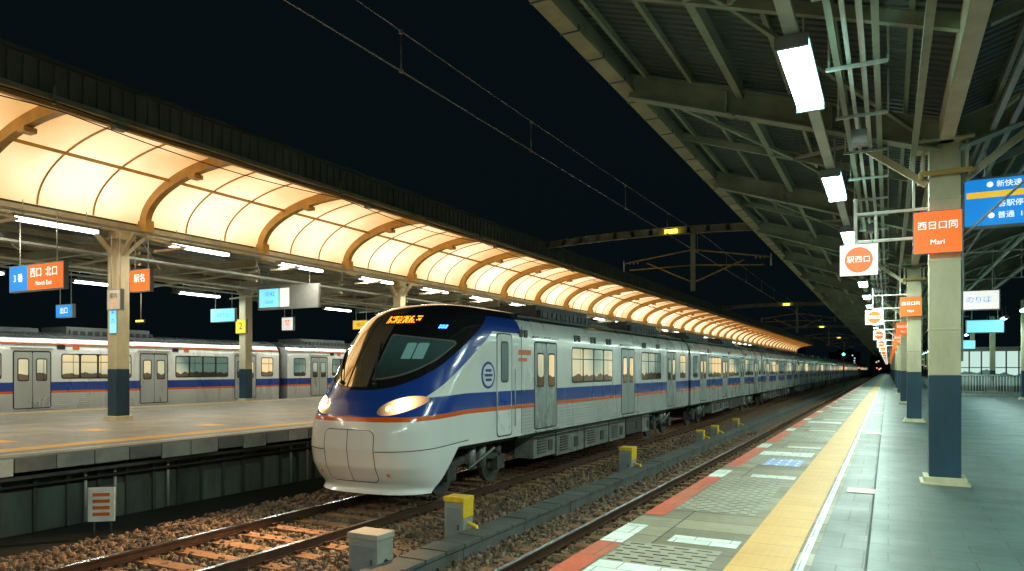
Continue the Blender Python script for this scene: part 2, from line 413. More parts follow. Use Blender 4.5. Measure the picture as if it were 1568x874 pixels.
def column(name,w,h,navy_h,base=.12,capw=.0):
    b=MB()
    b.box(-w/2-.1,w/2+.1,-w/2-.1,w/2+.1,0,.03,cream)
    b.box(-w/2-.06,w/2+.06,-w/2-.06,w/2+.06,.03,base,cream)
    b.box(-w/2,w/2,-w/2,w/2,base,navy_h,navy)
    b.box(-w/2+.004,w/2-.004,-w/2+.004,w/2-.004,navy_h,h,cream)
    return b
b=column('canopy_column',.42,5.55,1.5)
for s in(-1,1):
    b.beam((s*.2,0,4.9),(s*.75,0,5.5),.1,.12,cream); b.beam((0,s*.2,4.9),(0,s*.8,5.5),.1,.12,cream)
b.box(-.3,.3,-.3,.3,5.3,5.36,cream)
cm=b.mesh('canopy_column')
for i in range(-1,10):
    for (x,y) in ((-20.2,13.45+13.8*i),(-26.85,24.2+13.8*i)):
        o=inst('canopy_column',cm,(x,y,0)); bv=o.modifiers.new('bevel','BEVEL'); bv.width=.012; bv.segments=2

def fixture(tubem,length,w,drop):
    b=MB(); b.box(-w/2-.01,w/2+.01,-length/2,length/2,.045,.11,grey_s)
    for x in (-w*.28,w*.28): b.tube([(x,-length/2+.02,0),(x,length/2-.02,0)],.04,tubem,8)
    for y in (-length/2,length/2-.04): b.box(-w/2,w/2,y,y+.04,-.045,.055,grey_s)
    for y in(-length/2+.3,length/2-.3): b.tube([(0,y,.11),(0,y,drop)],.012,galv,5)
    return b.mesh('fluorescent_light')
fl=fixture(tube_l,2.2,.26,.5)
for i in range(-7,26):
    inst('fluorescent_light',fl,(-19.0,10.95+4.35*i,5.2))
    if i<8: area('tube_lamp',(-19.0,10.95+4.35*i,5.1),.2,2.1,120,(1,.90,.66))
fl2=fixture(tube_l,2.2,.26,.8)
for i in range(-2,14):
    inst('fluorescent_light',fl2,(-27.6,17.6+4.6*i,4.85))
    if i<6: area('tube_lamp',(-27.6,17.6+4.6*i,4.75),.2,2.1,120,(.9,1,.9))

def sign(name,x,y,z,w,h,mat,rods=True,top=5.4,txt=None,tsize=.2,th=.12,frame=.03):
    e=empty(name,(x,y,z)); b=MB()
    b.box(-w/2-frame,w/2+frame,0,th,-h/2-frame,h/2+frame,grey_s)
    b.box(-w/2,w/2,-.006,0,-h/2,h/2,mat); b.box(-w/2,w/2,th,th+.006,-h/2,h/2,mat)
    if rods:
        for s in(-1,1): b.tube([(s*w*.35,th/2,h/2+frame),(s*w*.35,th/2,top-z)],.014,galv,6)
    b.obj('sign_box',parent=e)
    if txt:
        for i,(s,dx,dz,mm,k) in enumerate(txt): text(s,tsize*k,(dx,-.009,dz),mm,e)
    return e
WT=whitetxt
e=sign('hanging_direction_sign',-18.9,10.4,3.8,2.3,.62,orange,txt=[('西口  北口',.35,.1,WT,1),('North Exit',.35,-.16,WT,.6)],tsize=.26)
b=MB(); b.box(-1.15,-.35,-.012,-.007,-.31,.31,blues); b.obj('blue_panel',parent=e); text('3 番',.24,(-.75,-.015,0),WT,e)
sign('platform_number_sign',-19.3,13.5,4.08,.85,.6,orange,txt=[('駅名',0,.05,WT,1)],tsize=.26)
sign('notice_sign',-19.75,13.0,3.5,.55,.55,M('cream_sign',(.6,.55,.45),.5),txt=[('案内',0,.1,black,1),('1-4',0,-.12,orange,.8)],tsize=.17)
e=sign('departure_board',-20.7,20.7,4.3,3.1,.85,grey_s,txt=None)
b=MB(); b.box(-1.5,-.45,-.012,-.007,-.36,.36,cyans); b.box(-.4,.1,-.012,-.007,-.36,.36,whites); b.obj('lit_panels',parent=e)
text('10:42',.25,(-.95,-.015,.15),blues,e); text('Local',.2,(-.95,-.015,-.15),blues,e)
sign('hanging_sign',-26.4,15.5,3.6,.95,.42,blues,txt=[('出口',0,0,WT,1)],tsize=.25)
sign('hanging_sign',-26.3,22.4,3.9,1.5,.55,cyans,txt=[('EXIT 2',0,0,blues,1)],tsize=.25)
sign('yellow_column_sign',-26.85,23.9,3.5,.62,.62,yels,rods=False,txt=[('2',0,0,black,1)],tsize=.45)
sign('hanging_sign',-25.9,25.9,3.7,.7,.6,whites,txt=[('禁',0,0,orange,1)],tsize=.4)
sign('hanging_sign',-22.8,27.6,3.66,.9,.4,yels,txt=[('出口',0,0,black,1)],tsize=.22)
sign('column_poster',-20.08,13.2,2.98,.3,.85,cyans,rods=False,th=.03,frame=.01,txt=[('案',0,.2,blues,1),('内',0,-.1,blues,1)],tsize=.2)
b=MB()
b.box(-19.5,-19.1,13.52,13.56,2.85,2.95,black); b.tube([(-19.3,13.54,2.95),(-19.3,13.54,3.75)],.012,galv,5)
for i in range(4): b.cbox(-19.45+.09*i,13.5,2.9,.05,.01,.05,ylamp)
b.obj('train_status_indicator')

# ------------------------------------------------------------ right butterfly canopy
CR=empty('platform_canopy')
XV,ZV,XO,ZO=.7,4.62,-3.62,5.98
sl=(ZO-ZV)/(XV-XO)
def rz(x): return ZV+sl*abs(x-XV)
m,n,bb=nt('corrugated_deck'); L=n.links.new
tc=N(n,'ShaderNodeTexCoord'); wv=N(n,'ShaderNodeTexWave'); wv.bands_direction='Y'; wv.inputs['Scale'].default_value=2.0; L(tc.outputs['Object'],wv.inputs['Vector'])
ns=N(n,'ShaderNodeTexNoise'); ns.inputs['Scale'].default_value=.8; ns.inputs['Detail'].default_value=6; L(tc.outputs['Object'],ns.inputs['Vector'])
L(mixc(n,ns.outputs[0],(.045,.07,.064),(.10,.135,.115)),bb.inputs['Base Color'])
bp=N(n,'ShaderNodeBump'); bp.inputs['Strength'].default_value=1; bp.inputs['Distance'].default_value=.12
L(wv.outputs[0],bp.inputs['Height']); L(bp.outputs[0],bb.inputs['Normal']); bb.inputs['Roughness'].default_value=.55
deck=m
YA,YB=-32,300
b=MB()
XR=5.1
for xa,xb in ((XO,XV),(XV,XR)):
    za,zb=rz(xa)+.2,rz(xb)+.2
    b.add([(xa,YA,za),(xb,YA,zb),(xb,YB,zb),(xa,YB,za),(xa,YA,za+.05),(xb,YA,zb+.05),(xb,YB,zb+.05),(xa,YB,za+.05)],[(0,1,2,3),(4,5,6,7),(0,3,7,4),(1,2,6,5)],deck)
b.obj('deck',parent=CR)
b=MB()
for s,xe in ((-1,XO),(1,XR)):
    x=XV+s*.5
    while abs(x-XV)<4.3:
        big=abs(abs(x-XV)-2.6)<.3
        z=rz(x); w=.09 if big else .05; h=.22 if big else .11
        b.box(x-w/2,x+w/2,YA,YB,z+.2-h,z+.19,steel_g); x+=s*.7
    b.box(xe-.06,xe+.06,YA,YB,rz(xe)-.1,rz(xe)+.3,steel_g)
    b.box(xe-.12,xe+.12,YA,YB,rz(xe)-.16,rz(xe)-.1,edge_p)
    y=YA
    while y<120: b.box(xe-.13,xe+.13,y,y+.03,rz(xe)-.17,rz(xe)-.09,steel_d); y+=.9
y=4.6-12.4
while y<170:
    for s,xe in ((-1,XO),(1,XR)):
        b.ibeam((XV+s*.1,y,rz(XV)-.12),(xe-s*.07,y,rz(xe)-.08),.22,.38,.025,steel_g)
        xm=XV+s*2.2
        if y<80:
            b.beam((XV+s*.4,y,rz(XV)+.02),(xm,y+3.1,rz(xm)),.05,.05,steel_g); b.beam((xm,y+3.1,rz(xm)),(XV+s*.4,y+6.2,rz(XV)+.02),.05,.05,steel_g)
            b.beam((xm,y+3.1,rz(xm)),(xe,y,rz(xe)),.06,.06,steel_g)
            b.beam((XV+s*.1,y+3.1,rz(XV)+.02),(xe-s*.07,y+3.1,rz(xe)+.04),.08,.12,steel_g)
        for q in (1.4,2.8):
            b.cbox(XV+s*q,y,rz(XV+s*q)-.12,.04,.19,.32,steel_g)
            for t in (-.08,.08): b.cbox(XV+s*q+.12,y+t,rz(XV+s*q)-.315,.05,.05,.03,steel_d)
    y+=6.2
b.box(.58,.74,YA,YB,4.42,4.72,cream)
b.obj('steel_frame',parent=CR)
b=MB()
for x,z,r in ((-.1,4.52,.03),(-.22,4.55,.025),(-.34,4.5,.02),(-.46,4.6,.03),(.3,4.38,.035),(1.15,4.5,.03),(1.35,4.55,.03),(1.9,4.7,.02)):
    b.box(x-r,x+r,YA,200,z-r,z+r,galv if r<.03 else steel_g)
b.box(-.81,-.69,YA,250,4.42,4.48,galv)
y=0.
while y<100:
    b.tube([(-.75,y,4.48),(-.75,y,5.2)],.014,galv,5); b.box(-.55,0,y-.02,y+.02,4.44,4.47,galv)
    b.tube([(-.52,y,4.46),(-.52,y,5.1)],.012,galv,5); b.tube([(0,y,4.46),(0,y,4.95)],.012,galv,5)
    y+=1.55
y=8.
while y<80:
    b.tube([(1.5,y,4.3),(1.5,y,5.0)],.016,galv,5); b.tube([(1.1,y,4.3),(3.8,y,4.3)],.022,galv,6); b.tube([(3.6,y,4.3),(3.6,y,5.6)],.016,galv,5)
    b.beam((1.5,y,4.32),(2.6,y,5.1),.04,.04,galv)
    # speaker / camera housings
    b.cbox(-.3,y+1.5,4.25,.16,.22,.16,grey_s); b.tube([(-.3,y+1.5,4.33),(-.3,y+1.5,4.5)],.015,galv,5)
    y+=6.2
b.box(2.55,2.61,YA,150,4.34,4.4,galv); b.box(3.3,3.36,YA,150,4.34,4.4,galv)
b.obj('conduits',parent=CR)

whitepipe=M('white_pipe',(.75,.79,.74),.4,var=.1)
def rcol():
    b=column('c',.36,4.44,1.42,.1)
    z=4.0
    for s in(-1,1):
        b.box(-.3,.3,s*.27-.02,s*.27+.02,z,z+.06,mustard); b.box(s*.27-.02,s*.27+.02,-.3,.3,z+.003,z+.057,mustard)
        b.beam((s*.2,0,3.95),(s*.9,0,4.5),.07,.09,cream)
        for t in (-1,1): b.tube([(s*.24,t*.24,z+.05),(s*.24,t*.24,z+.5)],.02,cream,6)
    b.box(-.32,.32,-.32,.32,4.42,4.46,cream)
    for zz in (3.98-.35,3.25): b.tube([(-.18,.0,zz),(-1.05,.0,zz)],.022,whitepipe,8)
    b.tube([(-1.05,0,3.15),(-1.05,0,3.85)],.024,whitepipe,8); b.tube([(-.8,0,3.25),(-.8,0,3.63)],.018,whitepipe,8)
    b.tube([(-.35,0,3.63),(-.35,0,4.5)],.018,whitepipe,8); b.tube([(.18,0,3.2),(.9,0,3.9),(.9,0,4.6)],.018,galv,8)
    # conduit and weld straps on the shaft
    b.tube([(.195,-.1,1.6),(.195,-.1,4.3)],.014,galv,6)
    for zz in (2.0,2.9,3.7): b.box(-.183,.183,-.183,.183,zz,zz+.03,cream)
    return b.mesh('platform_column')
rc=rcol()
for i in range(-2,18):
    y=11+12.4*i
    o=inst('platform_column',rc,(.65,y,0)); bv=o.modifiers.new('bevel','BEVEL'); bv.width=.012; bv.segments=2
    if i<0: continue
    e=sign('platform_number_sign',.56,y-.3,3.26,.53,.53,orange,rods=False,th=.05,frame=.01,txt=[('西日口同',0,.08,WT,1),('Mari',0,-.13,WT,.8)] if i<4 else None,tsize=.115)
    e=empty('round_hanging_sign',(-.36,y-.05,3.0)); b=MB()
    b.box(-.235,.235,0,.05,-.21,.21,whites); b.disc((0,-.006,0),.175,.006,'y',orange,32)
    for s in (-1,1): b.tube([(s*.17,.025,.21),(s*.17,.025,.25)],.012,galv,6)
    b.obj('sign_plate',parent=e)
    if i<4: text('駅西口',.1,(0,-.01,0),WT,e)
def fixr():
    b=MB(); b.box(-.14,.14,-.88,.88,.035,.075,grey_s)
    for x in(-.09,0,.09): b.tube([(x,-.85,0),(x,.85,0)],.036,tube_r,8)
    for y in(-.89,.85): b.box(-.14,.14,y,y+.04,-.04,.06,grey_s)
    for y in(-.6,.6): b.tube([(0,y,.075),(0,y,.14)],.012,galv,5)
    return b.mesh('fluorescent_light')
fr=fixr()
for i in range(-7,50):
    y=7.55+4.75*i
    inst('fluorescent_light',fr,(-.75,y,4.34))
    if i<13: area('tube_lamp',(-.75,y,4.27),.3,1.7,185 if i>-1 else 240,(.78,1,.86))
fr2=fixture(tube_r,1.7,.16,.6)
for i in range(0,30):
    y=5+6.2*i; inst('fluorescent_light',fr2,(5.0,y,3.95))
    if i<8: area('tube_lamp',(5.0,y,3.85),.3,1.7,85,(.68,1,.92))

e=sign('departure_screen',1.72,11.5,3.74,1.6,.62,blues,top=4.8)
b=MB(); b.box(-.78,.78,-.012,-.007,.06,.14,yels); b.obj('yellow_bar',parent=e)
for i,(s,z) in enumerate((('● 新快速  10:42  西口 1番',.225),('各駅停車  西口方面',-.04),('● 普通  10:55  2番のりば',-.19))): text(s,.095,(-.02,-.015,z),WT,e)
sign('departure_screen',2.2,23.5,3.4,.95,.5,whites,top=4.8,txt=[('のりば',0,0,blues,1)],tsize=.2)
sign('departure_screen',3.6,36,3.3,1.3,.5,cyans,top=4.8); sign('hanging_sign',2.6,46,3.1,.8,.4,orange,top=4.8)
sign('hanging_sign',4.0,52,3.0,1.4,.5,cyans,top=4.8); sign('hanging_sign',5.7,38,3.0,.6,.5,yels,top=4.5)
b=column('c',.3,4.9,1.42); oc=b.mesh('platform_column')
for i in range(0,10): inst('platform_column',oc,(5.95,43+12.4*i,0))
b=MB()
for (xa,xb,y) in ((3.2,6.6,46),(3.2,6.6,52)):
    x=xa
    while x<=xb+.01: b.tube([(x,y,0),(x,y,1.15)],.018,galv,5); x+=.14
    for z in(.12,1.15): b.tube([(xa,y,z),(xb,y,z)],.025,galv,6)
for z in(.12,1.15): b.tube([(3.2,46,z),(3.2,52,z)],.025,galv,6)
y=46.
while y<52: b.tube([(3.2,y,0),(3.2,y,1.15)],.018,galv,5); y+=.14
b.obj('railing')
m,n,bb=nt('waiting_room_glass'); L=n.links.new
tc=N(n,'ShaderNodeTexCoord'); sx=N(n,'ShaderNodeSeparateXYZ'); L(tc.outputs['Object'],sx.inputs[0])
ns=N(n,'ShaderNodeTexNoise'); ns.inputs['Scale'].default_value=1.2; L(tc.outputs['Object'],ns.inputs['Vector'])
lowc=mth(n,'LESS_THAN',mth(n,'ADD',sx.outputs[2],mth(n,'MULTIPLY',ns.outputs[0],1.2)),1.9)
L(mixc(n,lowc,(.7,1,.88),(.10,.2,.18)),bb.inputs['Emission Color']); bb.inputs['Emission Strength'].default_value=.8
bb.inputs['Base Color'].default_value=(.02,.03,.03,1); bb.inputs['Roughness'].default_value=.1
glow=m
b=MB(); b.box(4.2,10.5,58,66,0,.4,conc_d); b.box(4.2,10.5,58,66,2.7,3.0,concrete); b.box(4.25,10.45,58.05,65.9,.4,2.7,glow)
x=4.2
while x<10.6: b.box(x-.04,x+.04,57.95,58.04,.4,2.7,steel_d); x+=.7
for z in (1.0,1.6): b.box(4.2,10.5,57.96,58.03,z-.03,z+.03,steel_d)
y=58.
while y<66: b.box(4.14,4.24,y-.04,y+.04,.4,2.7,steel_d); y+=.8
b.obj('waiting_room')
vm=MB(); vm.box(-.5,.5,-.4,.4,0,1.85,M('vending_body',(.15,.3,.6),.35)); vm.box(-.42,.42,-.41,-.4,.75,1.75,cyans); vm.box(-.4,.4,-.415,-.4,.25,.4,black)
for i in range(3): vm.box(-.4,.4,-.42,-.41,1.0+.25*i,1.02+.25*i,grey_s)
vme=vm.mesh('vending_machine')
for x in (7.2,8.4): inst('vending_machine',vme,(x,40,0))

# ------------------------------------------------------------ train
ORG=(.8,.13,.012); BLU=(.012,.06,.34)
def paint_nodes(name,nose=False):
    m,n,b=nt(name); L=n.links.new
    tc=N(n,'ShaderNodeTexCoord'); sx=N(n,'ShaderNodeSeparateXYZ'); L(tc.outputs['Object'],sx.inputs[0]); z=sx.outputs[2]
    ns=N(n,'ShaderNodeTexNoise'); ns.inputs['Scale'].default_value=.9; ns.inputs['Detail'].default_value=5
    mp=N(n,'ShaderNodeMapping'); mp.inputs['Scale'].default_value=(1,1.5,.35); L(tc.outputs['Object'],mp.inputs[0]); L(mp.outputs[0],ns.inputs['Vector'])
    white=mixc(n,ns.outputs[0],(.80,.79,.75),(.88,.87,.83))
    silver=mixc(n,ns.outputs[0],(.50,.50,.47),(.66,.66,.62))
    def gt(a,v): return mth(n,'GREATER_THAN',a,v)
    def att(a): x=N(n,'ShaderNodeAttribute'); x.attribute_name=a; return x.outputs['Fac']
    if not nose:
        c=mixc(n,gt(z,1.69),silver,ORG); c=mixc(n,gt(z,1.78),c,BLU); c=mixc(n,gt(z,2.11),c,white)
        c=mixc(n,gt(z,3.76),c,(.05,.055,.055))
        # vertical panel joints
        yj=mth(n,'FRACT',mth(n,'MULTIPLY',sx.outputs[1],.4)); jj=mth(n,'MULTIPLY',mth(n,'LESS_THAN',yj,.004),.5)
        c=mixc(n,jj,c,(.05,.05,.05))
    else:
        zo=att('f_org')
        c=mixc(n,gt(zo,0.),white,ORG); c=mixc(n,gt(zo,.09),c,white)
        blue=gt(att('f_blue'),0.)
        c=mixc(n,blue,c,BLU)
        blk=gt(att('f_blk'),0.); c=mixc(n,blk,c,(.014,.014,.015))
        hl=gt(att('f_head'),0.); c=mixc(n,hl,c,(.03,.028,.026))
        sm=mth(n,'MINIMUM',mth(n,'ABSOLUTE',att('s1')),mth(n,'ABSOLUTE',att('s2'))); sm=mth(n,'MINIMUM',sm,mth(n,'ABSOLUTE',att('s3')))
        sl_=mth(n,'LESS_THAN',sm,.008); c=mixc(n,sl_,c,(.03,.03,.03))
        fgl=att('f_glass'); fgr=att('f_glass_r')
        gls=gt(fgl,0.); glr=gt(fgr,0.)
        edge=mth(n,'LESS_THAN',mth(n,'ABSOLUTE',fgr),.013)
        c=mixc(n,gls,c,(.66,.53,.33)); c=mixc(n,glr,c,(.02,.03,.028)); c=mixc(n,edge,c,(.16,.15,.14))  # left glass tinted gold to carry the canopy's reflection
        # cab interior glow painted on side windscreen; lamp halo painted onto the housing
        zz_=mth(n,'MULTIPLY_ADD',z,1.4,-3.3); zc=N(n,'ShaderNodeClamp'); L(zz_,zc.inputs[0])
        gi=mth(n,'MULTIPLY',glr,mth(n,'MULTIPLY_ADD',zc.outputs[0],.03,.004))
        bw=gt(att('f_bulk'),0.); gi=mth(n,'ADD',gi,mth(n,'MULTIPLY',mth(n,'MULTIPLY',bw,glr),.2))
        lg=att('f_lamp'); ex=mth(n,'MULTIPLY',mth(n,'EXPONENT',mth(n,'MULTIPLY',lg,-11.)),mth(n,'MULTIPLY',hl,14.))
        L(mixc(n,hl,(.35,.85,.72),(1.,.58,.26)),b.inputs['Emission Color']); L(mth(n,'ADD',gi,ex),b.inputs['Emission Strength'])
        blk=mth(n,'MAXIMUM',blk,hl)
        met=mth(n,'MULTIPLY',mth(n,'SUBTRACT',gls,glr),.8); mc=N(n,'ShaderNodeClamp'); L(met,mc.inputs[0])
        L(mc.outputs[0],b.inputs['Metallic'])
    L(c,b.inputs['Base Color'])
    r=mth(n,'MULTIPLY_ADD',ns.outputs[0],.12,.16 if nose else .22)
    if nose: r=mth(n,'MULTIPLY',r,mth(n,'MULTIPLY_ADD',blk,-.75,1.))
    L(r,b.inputs['Roughness'])
    if not nose: b.inputs['Metallic'].default_value=.12
    b.inputs['Coat Weight'].default_value=.6; b.inputs['Coat Roughness'].default_value=.05
    if not nose:
        wv=N(n,'ShaderNodeTexWave'); wv.bands_direction='Z'; wv.inputs['Scale'].default_value=4.; L(tc.outputs['Object'],wv.inputs['Vector'])
        bp=N(n,'ShaderNodeBump'); bp.inputs['Distance'].default_value=.01
        L(mth(n,'MULTIPLY',mth(n,'LESS_THAN',z,1.67),.35),bp.inputs['Strength']); L(wv.outputs[0],bp.inputs['Height']); L(bp.outputs[0],b.inputs['Normal'])
    return m
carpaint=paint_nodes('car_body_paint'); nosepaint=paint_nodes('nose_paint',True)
doorm=M('door_stainless',(.5,.52,.5),.3,metal=.35,var=.15,scale=1.,bump=0,stretch=(1,1,.3))
whitep=M('white_panel',(.8,.79,.76),.3,metal=.0,var=.08,bump=0)
skirtm=M('underfloor_box',(.22,.22,.2),.5,metal=.2,var=.5,scale=3)
roofm=M('roof_unit',(.08,.085,.08),.6,var=.4)
blue_p=M('emblem_blue',BLU,.3,bump=0,var=.05)
m,n,bb=nt('lit_window'); L=n.links.new
tc=N(n,'ShaderNodeTexCoord'); sx=N(n,'ShaderNodeSeparateXYZ'); L(tc.outputs['Object'],sx.inputs[0])
oi=N(n,'ShaderNodeObjectInfo')
n1=N(n,'ShaderNodeTexNoise'); n1.noise_dimensions='4D'; n1.inputs['Scale'].default_value=.32; n1.inputs['Detail'].default_value=1; L(tc.outputs['Object'],n1.inputs['Vector']); L(mth(n,'MULTIPLY',oi.outputs['Random'],30),n1.inputs['W'])
n2=N(n,'ShaderNodeTexNoise'); n2.inputs['Scale'].default_value=3.; n2.inputs['Detail'].default_value=1; L(tc.outputs['Object'],n2.inputs['Vector'])
seat=mth(n,'LESS_THAN',mth(n,'ADD',sx.outputs[2],mth(n,'MULTIPLY',n2.outputs[0],.3)),2.58)
pole=mth(n,'LESS_THAN',mth(n,'FRACT',mth(n,'MULTIPLY',sx.outputs[1],.9)),.04)
wc=N(n,'ShaderNodeClamp'); L(mth(n,'MULTIPLY_ADD',n1.outputs[0],5,-2.),wc.inputs[0])
L(mixc(n,seat,mixc(n,wc.outputs[0],(.55,.9,.72),(1,.74,.36)),(.4,.28,.13)),bb.inputs['Emission Color'])
es=mth(n,'MULTIPLY',mth(n,'MULTIPLY_ADD',seat,-.5,.8),mth(n,'MULTIPLY_ADD',wc.outputs[0],1.0,.22))
L(mth(n,'MULTIPLY',es,mth(n,'MULTIPLY_ADD',pole,-.5,1.)),bb.inputs['Emission Strength'])
bb.inputs['Base Color'].default_value=(.01,.013,.013,1); bb.inputs['Roughness'].default_value=.06
litw=m

def sec_w(z):
    if z<1.2: return 1.45-.10*((1.2-z)/1.0)**2
    if z<=3.1: return 1.45
    t=min(1,(z-3.1)/.95); return 1.45*(max(0,1-t**3))**(1/3)
_z=[.1,.2,.32,.5,.75,1.1,1.45,1.7,2.0,2.2,2.67,3.1,3.4,3.7,3.88,4.0,4.05,4.3]
_s=[.20,.24,.36,.2,.06,0,.03,.1,.26,.4,.66,.95,1.17,1.48,1.78,2.2,2.7,2.75]
zz=np.linspace(.1,4.05,800); ss=np.interp(zz,_z,_s)
kern=np.exp(-np.linspace(-2.5,2.5,31)**2/2); kern/=kern.sum()
ss=np.convolve(np.pad(ss,15,mode='edge'),kern,'valid')
def s0(z): return float(np.interp(z,zz,ss))
def bl(z): return float(np.interp(z,[.2,1.6,2.6,3.4,3.9,4.05],[1.05,1.15,1.5,1.75,1.4,.9]))
NE=2.6
def shf(s):
    t=min(1,max(0,s/3.2)); return s-.22*(1-t*t*(3-2*t))
def surf(x,z):
    w=sec_w(z); q=min(1,abs(x)/w)**(NE/2); c=math.sqrt(max(0,1-q*q))
    return Vector((x,shf(s0(z)+bl(z)*(1-c**(2/NE))),z))
def surfn(x,z):
    e=.02; a=surf(x+e,z)-surf(x-e,z); c=surf(x,z+e)-surf(x,z-e); return a.cross(c).normalized()
def build_nose():
    SE=4.2
    zr=list(np.arange(.23,3.1,.026))
    for k in range(36):
        be=k/35*math.pi/2; zr.append(3.1+.95*math.sin(be)**(2/3))
    verts=[];NP=90;NS=24
    for z in zr:
        w=max(.0005,sec_w(min(z,4.0499))); a=s0(z);bb_=bl(z); half=[]
        for k in range(NP+1):
            p=k/NP*math.pi/2; xq=w*math.sin(p)**(2/NE) if k else 0; half.append((xq,a+bb_*(1-max(0,math.cos(p))**(2/NE))))
        e0=half[-1][1]
        for k in range(1,NS+1): half.append((w,e0+(SE-e0)*k/NS))
        row=[(-x,s,z) for x,s in half[:0:-1]]+[(x,s,z) for x,s in half]
        verts.append(row)
    nc=len(verts[0]); fl=[];vv=[v for r in verts for v in r]
    for i in range(len(verts)-1):
        for j in range(nc-1): a=i*nc+j; fl.append((a,a+1,a+nc+1,a+nc))
    me=bpy.data.meshes.new('nose'); me.from_pydata(vv,[],fl)
    bm=bmesh.new(); bm.from_mesh(me)
    pn=Vector((0,.85,-.7)).normalized(); pc=Vector((0,.85,.2))
    g=bm.verts[:]+bm.edges[:]+bm.faces[:]; bmesh.ops.bisect_plane(bm,geom=g,plane_co=pc,plane_no=pn)
    g=bm.verts[:]+bm.edges[:]+bm.faces[:]; bmesh.ops.bisect_plane(bm,geom=g,plane_co=(0,0,1.05),plane_no=(0,0,1))
    dl=[f for f in bm.faces if (f.calc_center_median()-pc).dot(pn)>0 and f.calc_center_median().z<1.05]
    bmesh.ops.delete(bm,geom=dl,context='FACES')
    bmesh.ops.recalc_face_normals(bm,faces=bm.faces)
    bm.to_mesh(me); bm.free()
    me.polygons.foreach_set('use_smooth',[True]*len(me.polygons))
    co=np.empty(len(me.vertices)*3); me.vertices.foreach_get('co',co); co=co.reshape(-1,3); x,s,z=co.T.copy()
    def put(nm,a): at=me.attributes.new(nm,'FLOAT','POINT'); at.data.foreach_set('value',np.ascontiguousarray(a,dtype=np.float32))
    line=2.05+.67*(s-.3)+.10*np.clip(1.2-s,0,1)
    line=np.minimum(line,3.76)
    put('f_blk',z-line)
    low=line-.34
    ob=1.70+.08*np.clip((s-.3)/1.5,0,1)
    orng=ob-.09
    fb=np.minimum(z-ob, np.maximum(z-low,(ob+.33)-z))
    put('f_blue',fb)
    put('f_org',z-orng)
    ax=np.abs(x)
    front=(s<1.6)
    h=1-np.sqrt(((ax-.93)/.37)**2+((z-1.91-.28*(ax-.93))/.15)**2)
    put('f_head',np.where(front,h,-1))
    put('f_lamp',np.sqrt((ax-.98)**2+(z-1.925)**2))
    qx=ax-.45;qz=np.abs(z-.96)-.36; r_=.14
    sd=np.sqrt(np.clip(qx,0,9)**2+np.clip(qz,0,9)**2)+np.minimum(np.maximum(qx,qz),0)-r_
    put('s1',np.where(front,sd,9)); 
    s2=z-(1.06+.05*s); put('s2',np.where((sd>0)&(s<1.9),s2,np.sign(s2)*1.))
    put('s3',np.where((sd<0)&front,x,np.where(x>0,1.,-1.)))
    G=np.minimum(np.minimum(z-(line+.04),3.9-z),2.6-s)
    put('f_glass',np.minimum(G,.12-x))
    R=np.minimum(np.minimum(z-(line+.14),3.30-z-.12*(x-.2)),np.minimum(x-.2,1.36-x))
    put('f_glass_r',R)
    put('f_bulk',np.minimum(np.minimum(z-2.80,3.12-z),np.minimum(x-.62,np.minimum(1.0-x,np.abs(x-.81)-.012))))
    t=np.clip(s/3.2,0,1); co[:,1]=s-.22*(1-t*t*(3-2*t))
    me.vertices.foreach_set('co',co.reshape(-1)); me.update()
    me.materials.append(nosepaint)
    return me

orange_p=M('orange_paint',(.78,.16,.03),.4,var=.15,bump=0)
def side_details(b,sg,doors,wins,L0,L1,lit=litw):
    X=1.45
    for c in doors:
        b.plate(sg,X,c-.68,c+.68,1.12,3.28,black,.003,.1)
        for q in(-1,1):
            y0,y1=(c-.635,c-.012) if q<0 else (c+.012,c+.635)
            b.plate(sg,X+.003,y0,y1,1.16,3.23,doorm,.004,.05)
            ym=(y0+y1)/2; b.plate(sg,X+.007,ym-.2,ym+.2,2.15,3.0,black,.003,.07); b.plate(sg,X+.010,ym-.165,ym+.165,2.19,2.96,lit,.003,.05)
        b.plate(sg,X,c-.75,c+.75,3.36,3.4,doorm,.03,.01)
        b.box(min(sg*1.44,sg*1.53),max(sg*1.44,sg*1.53),c-.65,c+.65,1.07,1.1,doorm)
    for (a,c2,nw) in wins:
        w=(c2-a)/nw
        b.plate(sg,X,a,c2,2.22,3.2,black,.003,.1)
        for i in range(nw): b.plate(sg,X+.003,a+i*w+.045,a+(i+1)*w-.045,2.265,3.155,lit,.003,.07)
        for i in range(nw):
            if w>.7: b.box(min(sg*1.455,sg*1.462),max(sg*1.455,sg*1.462),a+i*w+.05,a+(i+1)*w-.05,2.86,2.885,black)
def body_loft(b,L0,L1):
    sec=[]
    for z in (1.05,1.3,1.7,2.1,2.5,3.1): sec.append((sec_w(z),z))
    for k in range(1,15):
        be=k/14*math.pi/2; zt=3.1+.95*math.sin(be)**(2/3); sec.append((1.45*max(0,math.cos(be))**(2/3),zt))
    full=[(x,z) for x,z in sec]+[(-x,z) for x,z in sec[-2::-1]]
    n=len(full); vs=[(x,y,z) for y in(L0,L1) for x,z in full]
    b.add(vs,[(k,k+1,n+k+1,n+k) for k in range(n-1)],carpaint,True)
    b.add(vs,[tuple(range(n)),tuple(range(n,2*n))],carpaint)
    b.box(-1.36,1.36,L0,L1,.98,1.05,under)
